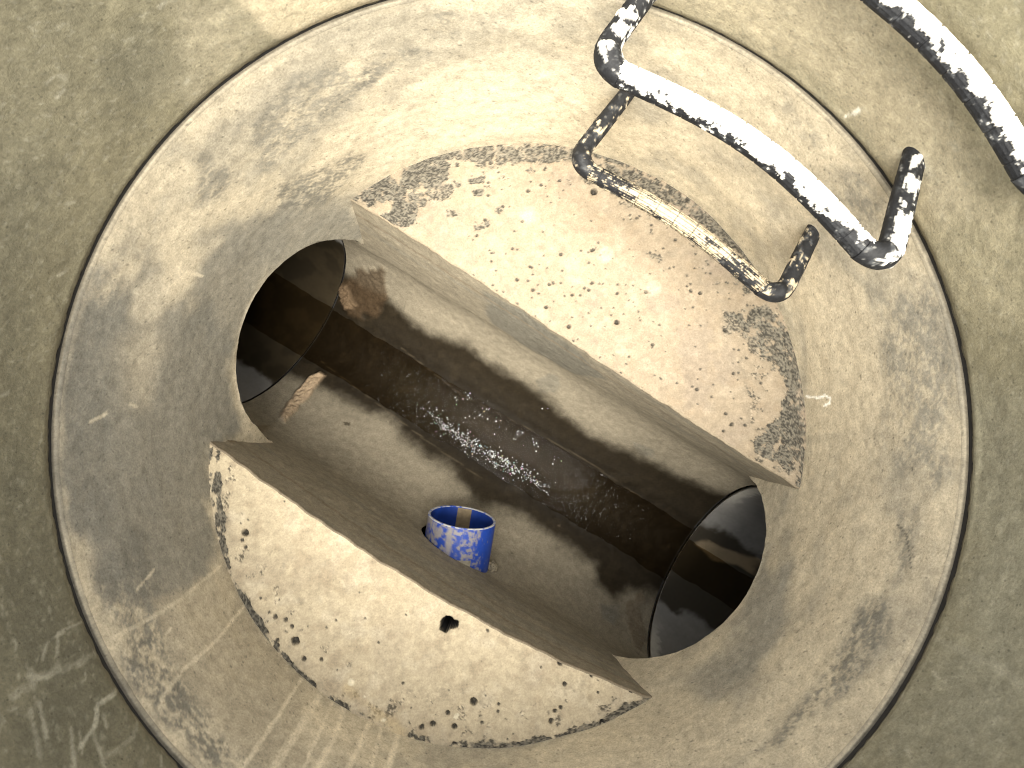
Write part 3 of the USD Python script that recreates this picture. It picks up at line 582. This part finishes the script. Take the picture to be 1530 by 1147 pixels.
am = np.linspace(-1.84, -1.36, 16); 
V = np.vstack([SO + SAX * l + (SR - .0063) * (np.cos(am)[:, None] * SX + np.sin(am)[:, None] * SY) for l in np.linspace(SL - .003, -.06, 8)])
obj('paper_label', (V, grid_faces(8, 16)), 'tape', stub, origin=SO)
g = trimesh.creation.icosphere(3, 1.0); gv = np.array(g.vertices)
gp = SO + SX * .068 * 1 - SAX * .0 
# grout lump at the lower right of the stub
q = at_chan([(735, 847)])[0]
ga = q[1] / RP; gc = world(q[0], V0 + RP * math.sin(ga), ZP - RP * math.cos(ga)) if abs(ga) < np.pi / 2 else world(q[0], V0 - RP, ZP + abs(q[1]) - RP * np.pi / 2)
gv2 = gc + gv * np.array([.012, .012, .014]) * (0.7 + .7 * fb(gv, 3, 3, 7))[:, None]
obj('grout', (gv2, np.array(g.faces)), 'grout', stub, smoothing=True, origin=SO)

# ================================================================== STEP IRONS
BLK = np.array([.014, .0145, .016]); WHT = np.array([.74, .72, .66]); DSTY = np.array([.42, .355, .25])
def sweep(path, rad, sides=40, up=np.array([0, 0, 1.0])):
    p = np.asarray(path); t = np.gradient(p, axis=0); t /= np.linalg.norm(t, axis=1)[:, None]
    s = np.cross(t, up); s /= np.linalg.norm(s, axis=1)[:, None]; w_ = np.cross(s, t)
    a = np.linspace(0, 2 * np.pi, sides + 1)[:-1]
    rad = np.broadcast_to(rad, (len(p),))
    V = p[:, None] + rad[:, None, None] * (np.cos(a)[None, :, None] * s[:, None] + np.sin(a)[None, :, None] * w_[:, None])
    Nn = np.cos(a)[None, :, None] * s[:, None] + np.sin(a)[None, :, None] * w_[:, None]
    return V.reshape(-1, 3), Nn.reshape(-1, 3), np.tile(a, len(p)), np.repeat(np.arange(len(p)), sides), sides
def capped(V, n, m):
    f = grid_faces(n, m, True); k = len(V)
    V2 = np.vstack([V, V[:m].mean(0), V[-m:].mean(0)])
    j = np.arange(m); f = np.vstack([f, np.c_[np.full(m, k), (j + 1) % m, j], np.c_[np.full(m, k + 1), (n - 1) * m + j, (n - 1) * m + (j + 1) % m]])
    return V2, f
def step_iron(c1, c2, d1, d2, label, r0, seed, alpha, thr, bow, dusty=False, back_thr=.6):
    c1, c2 = np.array(c1), np.array(c2); mid = (c1 + c2) / 2
    tv = (c2 - c1) / np.linalg.norm(c2 - c1); inward = -mid * [1, 1, 0]; inward /= np.linalg.norm(inward)
    t = thing('step_iron', label, 'step iron', 'step irons on the manhole wall', loc=mid)
    wcol = DSTY if dusty else WHT
    rb = .028
    def base_col(V, Nn):
        n1, n2, n3, n4 = fb(V, 38, 4, seed), fb(V, 150, 4, seed + 1), fb(V, 420, 3, seed + 2), fb(V, 75, 4, seed + 3)
        c = mixc(np.tile(BLK, (len(V), 1)), smooth(.5, .72, n2) * .4, (.11, .115, .12))
        return n1, n2, n3, n4, c
    # tread, bowed towards the wall, with fine grip ribs
    n = 520; k = np.linspace(0, 1, n); a1, a2 = c1 + tv * rb, c2 - tv * rb
    path = a1 + (a2 - a1) * k[:, None] - inward * (bow * np.sin(np.pi * k))[:, None]
    V, Nn, ag, idx, sd = sweep(path, r0, 56)
    n1, n2, n3, n4, c = base_col(V, Nn)
    kk = k[idx]; L_ = np.linalg.norm(a2 - a1)
    seg = np.abs(((kk * L_ / .030) % 1) - .5) * .030; groove = smooth(.0011, .0003, seg); ridge = .5 + .5 * np.cos(ag * (22 if dusty else 18))
    score = Nn[:, 2] - alpha * (Nn @ inward)
    lengthways = fb(np.c_[V @ tv * 30, ag * 3.2, ag * 0], 1, 4, seed + 7)
    if dusty:
        cover = score * .35 + 1.5 * (n4 - .5) + 1.3 * (lengthways - .5) + .9 * (n2 - .5) + .42 * np.exp(-((kk - .47) / .27) ** 2) + .35 * (ridge - .5)
        cr = smooth(thr - .16, thr + .16, cover + .7 * (n3 - .5)) * (1 - .5 * groove) * (.25 + .75 * smooth(.12, .45, ridge + (n3 - .5) * .7 + .9 * (lengthways - .5)))
    else:
        cover = score + 1.1 * (n3 - .5) + 2.6 * (n2 - .5) + 1.6 * (n4 - .5) - 1.6 * smooth(back_thr, back_thr + .12, kk + .25 * (n1 - .5)) * smooth(.9, .2, score) - .8 * smooth(back_thr, back_thr + .15, kk)
        cr = smooth(thr - .16, thr + .16, cover) * (1 - .35 * groove)
    disp = cr * (.0004 + .0012 * n4) - groove * .0007 - ridge * .0006 * smooth(-.3, .2, Nn[:, 2]) + (n3 - .5) * .0005
    c = mixc(c, cr, wcol); c = mixc(c, cr * smooth(.5, .68, n4) * .35, wcol * np.array([.72, .66, .56])); c = mixc(c, smooth(.62, .74, n3 * .5 + n2 * .5) * .6 * (1 - cr), wcol * .7); c = c * (1 + .3 * (n3 - .5))[:, None]
    V = V + Nn * disp[:, None]; V2, f = capped(V, n, sd)
    c2c = np.vstack([c, c[:1], c[-1:]]); obj('tread', (V2, f), 'coated_step', t, col=c2c, aux=np.zeros((len(c2c), 3)), origin=mid)
    # legs: rounded corner with a raised end stop, then back into the wall
    for cc, dd, first in ((c1, np.array(d1), True), (c2, np.array(d2), False)):
        dd = dd / np.linalg.norm(dd); ax = tv if first else -tv
        q = np.linspace(0, 1, 40)[:, None]
        bz = (1 - q) ** 2 * (cc + ax * (rb + .004)) + 2 * q * (1 - q) * cc + q * q * (cc + dd * rb)
        ln = (R + .035 - np.linalg.norm((cc + dd * rb)[:2])) * 1.35
        st = cc + dd * rb + dd * np.linspace(0.002, ln, 110)[:, None]
        path = np.vstack([bz, st]); m = len(path); im = np.arange(m)
        prof = r0 * (1 + .16 * np.exp(-((im - 20) / 12.0) ** 2)) * np.where(im > 40, 1 - .14 * smooth(60, 130, im), 1)
        V, Nn, ag, idx, sd = sweep(path, prof, 44)
        n1, n2, n3, n4, c = base_col(V, Nn); score = Nn[:, 2] - .3 * (Nn @ inward)
        streak = fb(np.c_[V @ dd * 14, ag * 3.0, ag * 0 + seed], 1, 4, seed + 9)
        cover = .22 * score + 1.3 * (n4 - .5) + 1.2 * (streak - .5) + 1.0 * (n2 - .5) + (.16 if first and not dusty else .0)
        cr = smooth(.36, .52, cover + .5 * (n3 - .5))
        c = mixc(c, cr * .95, wcol); c = mixc(c, smooth(.6, .74, n3 * .5 + n2 * .5) * .5, wcol * .6); c = c * (1 + .3 * (n3 - .5))[:, None]
        stop = np.exp(-((idx - 20) / 8.0) ** 2) * smooth(.3, .8, Nn[:, 2]) * .005
        V = V + Nn * (cr * (.0004 + .0012 * n4) + (n3 - .5) * .0008)[:, None]; V[:, 2] += stop
        V2, f = capped(V, m, sd); c2c = np.vstack([c, c[:1], c[-1:]])
        obj('leg', (V2, f), 'coated_step', t, col=c2c, aux=np.zeros((len(c2c), 3)), origin=mid)
    return t
def at3(px, z): return at_z([px], z)[0]
D1, D2 = (.045, .103, 0), (.035, .112, 0)
step_iron(at3((893, 88), .865), at3((1325, 398), .865), at3((962, -5), .865) - at3((893, 88), .865), at3((1364, 240), .865) - at3((1325, 398), .865), 'middle step iron, its black tread caked with thick white mortar', .0124, 200, .45, .12, .022, back_thr=.80)
step_iron(at3((858, 240), .66), at3((1165, 448), .66), at3((938, 138), .66) - at3((858, 240), .66), at3((1218, 340), .66) - at3((1165, 448), .66), 'lowest step iron above the bench, dusty beige with ribbed grip', .0122, 300, .3, .40, .012, dusty=True)
step_iron(at3((1250, -72), .985), at3((1572, 302), .985), D1, D2, 'topmost step iron cut by the photo edge, white on its back half', .0102, 230, 1.0, .12, .013, back_thr=1.2)

# ================================================================== GLINT SPECKS: lamp glints on the water, modelled as pale beads
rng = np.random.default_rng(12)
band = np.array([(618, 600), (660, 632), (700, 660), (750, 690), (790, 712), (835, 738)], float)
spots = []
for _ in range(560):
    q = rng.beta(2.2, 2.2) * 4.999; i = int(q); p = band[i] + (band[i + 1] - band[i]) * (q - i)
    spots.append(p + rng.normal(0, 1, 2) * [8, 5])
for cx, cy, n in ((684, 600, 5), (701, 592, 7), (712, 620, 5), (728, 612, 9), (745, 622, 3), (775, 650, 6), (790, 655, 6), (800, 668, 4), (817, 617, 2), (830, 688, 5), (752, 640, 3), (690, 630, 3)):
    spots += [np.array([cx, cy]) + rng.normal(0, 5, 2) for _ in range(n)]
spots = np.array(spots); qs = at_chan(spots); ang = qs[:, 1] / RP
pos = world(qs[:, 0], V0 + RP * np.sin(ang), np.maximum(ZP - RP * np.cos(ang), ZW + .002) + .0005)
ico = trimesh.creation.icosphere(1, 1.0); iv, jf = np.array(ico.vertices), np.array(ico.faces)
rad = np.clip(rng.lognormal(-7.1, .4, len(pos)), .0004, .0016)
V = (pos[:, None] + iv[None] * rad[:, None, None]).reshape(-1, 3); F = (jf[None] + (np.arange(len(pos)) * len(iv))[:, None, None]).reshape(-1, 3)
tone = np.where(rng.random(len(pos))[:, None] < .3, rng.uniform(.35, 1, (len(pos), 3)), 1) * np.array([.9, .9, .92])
tag(obj('glint_specks', (V, F), 'plastic', col=np.repeat(tone, len(iv), 0), aux=np.full((len(V), 3), .7)), 'pale beads standing in for lamp glints along the water edge in the channel', 'glint', kind='stuff')
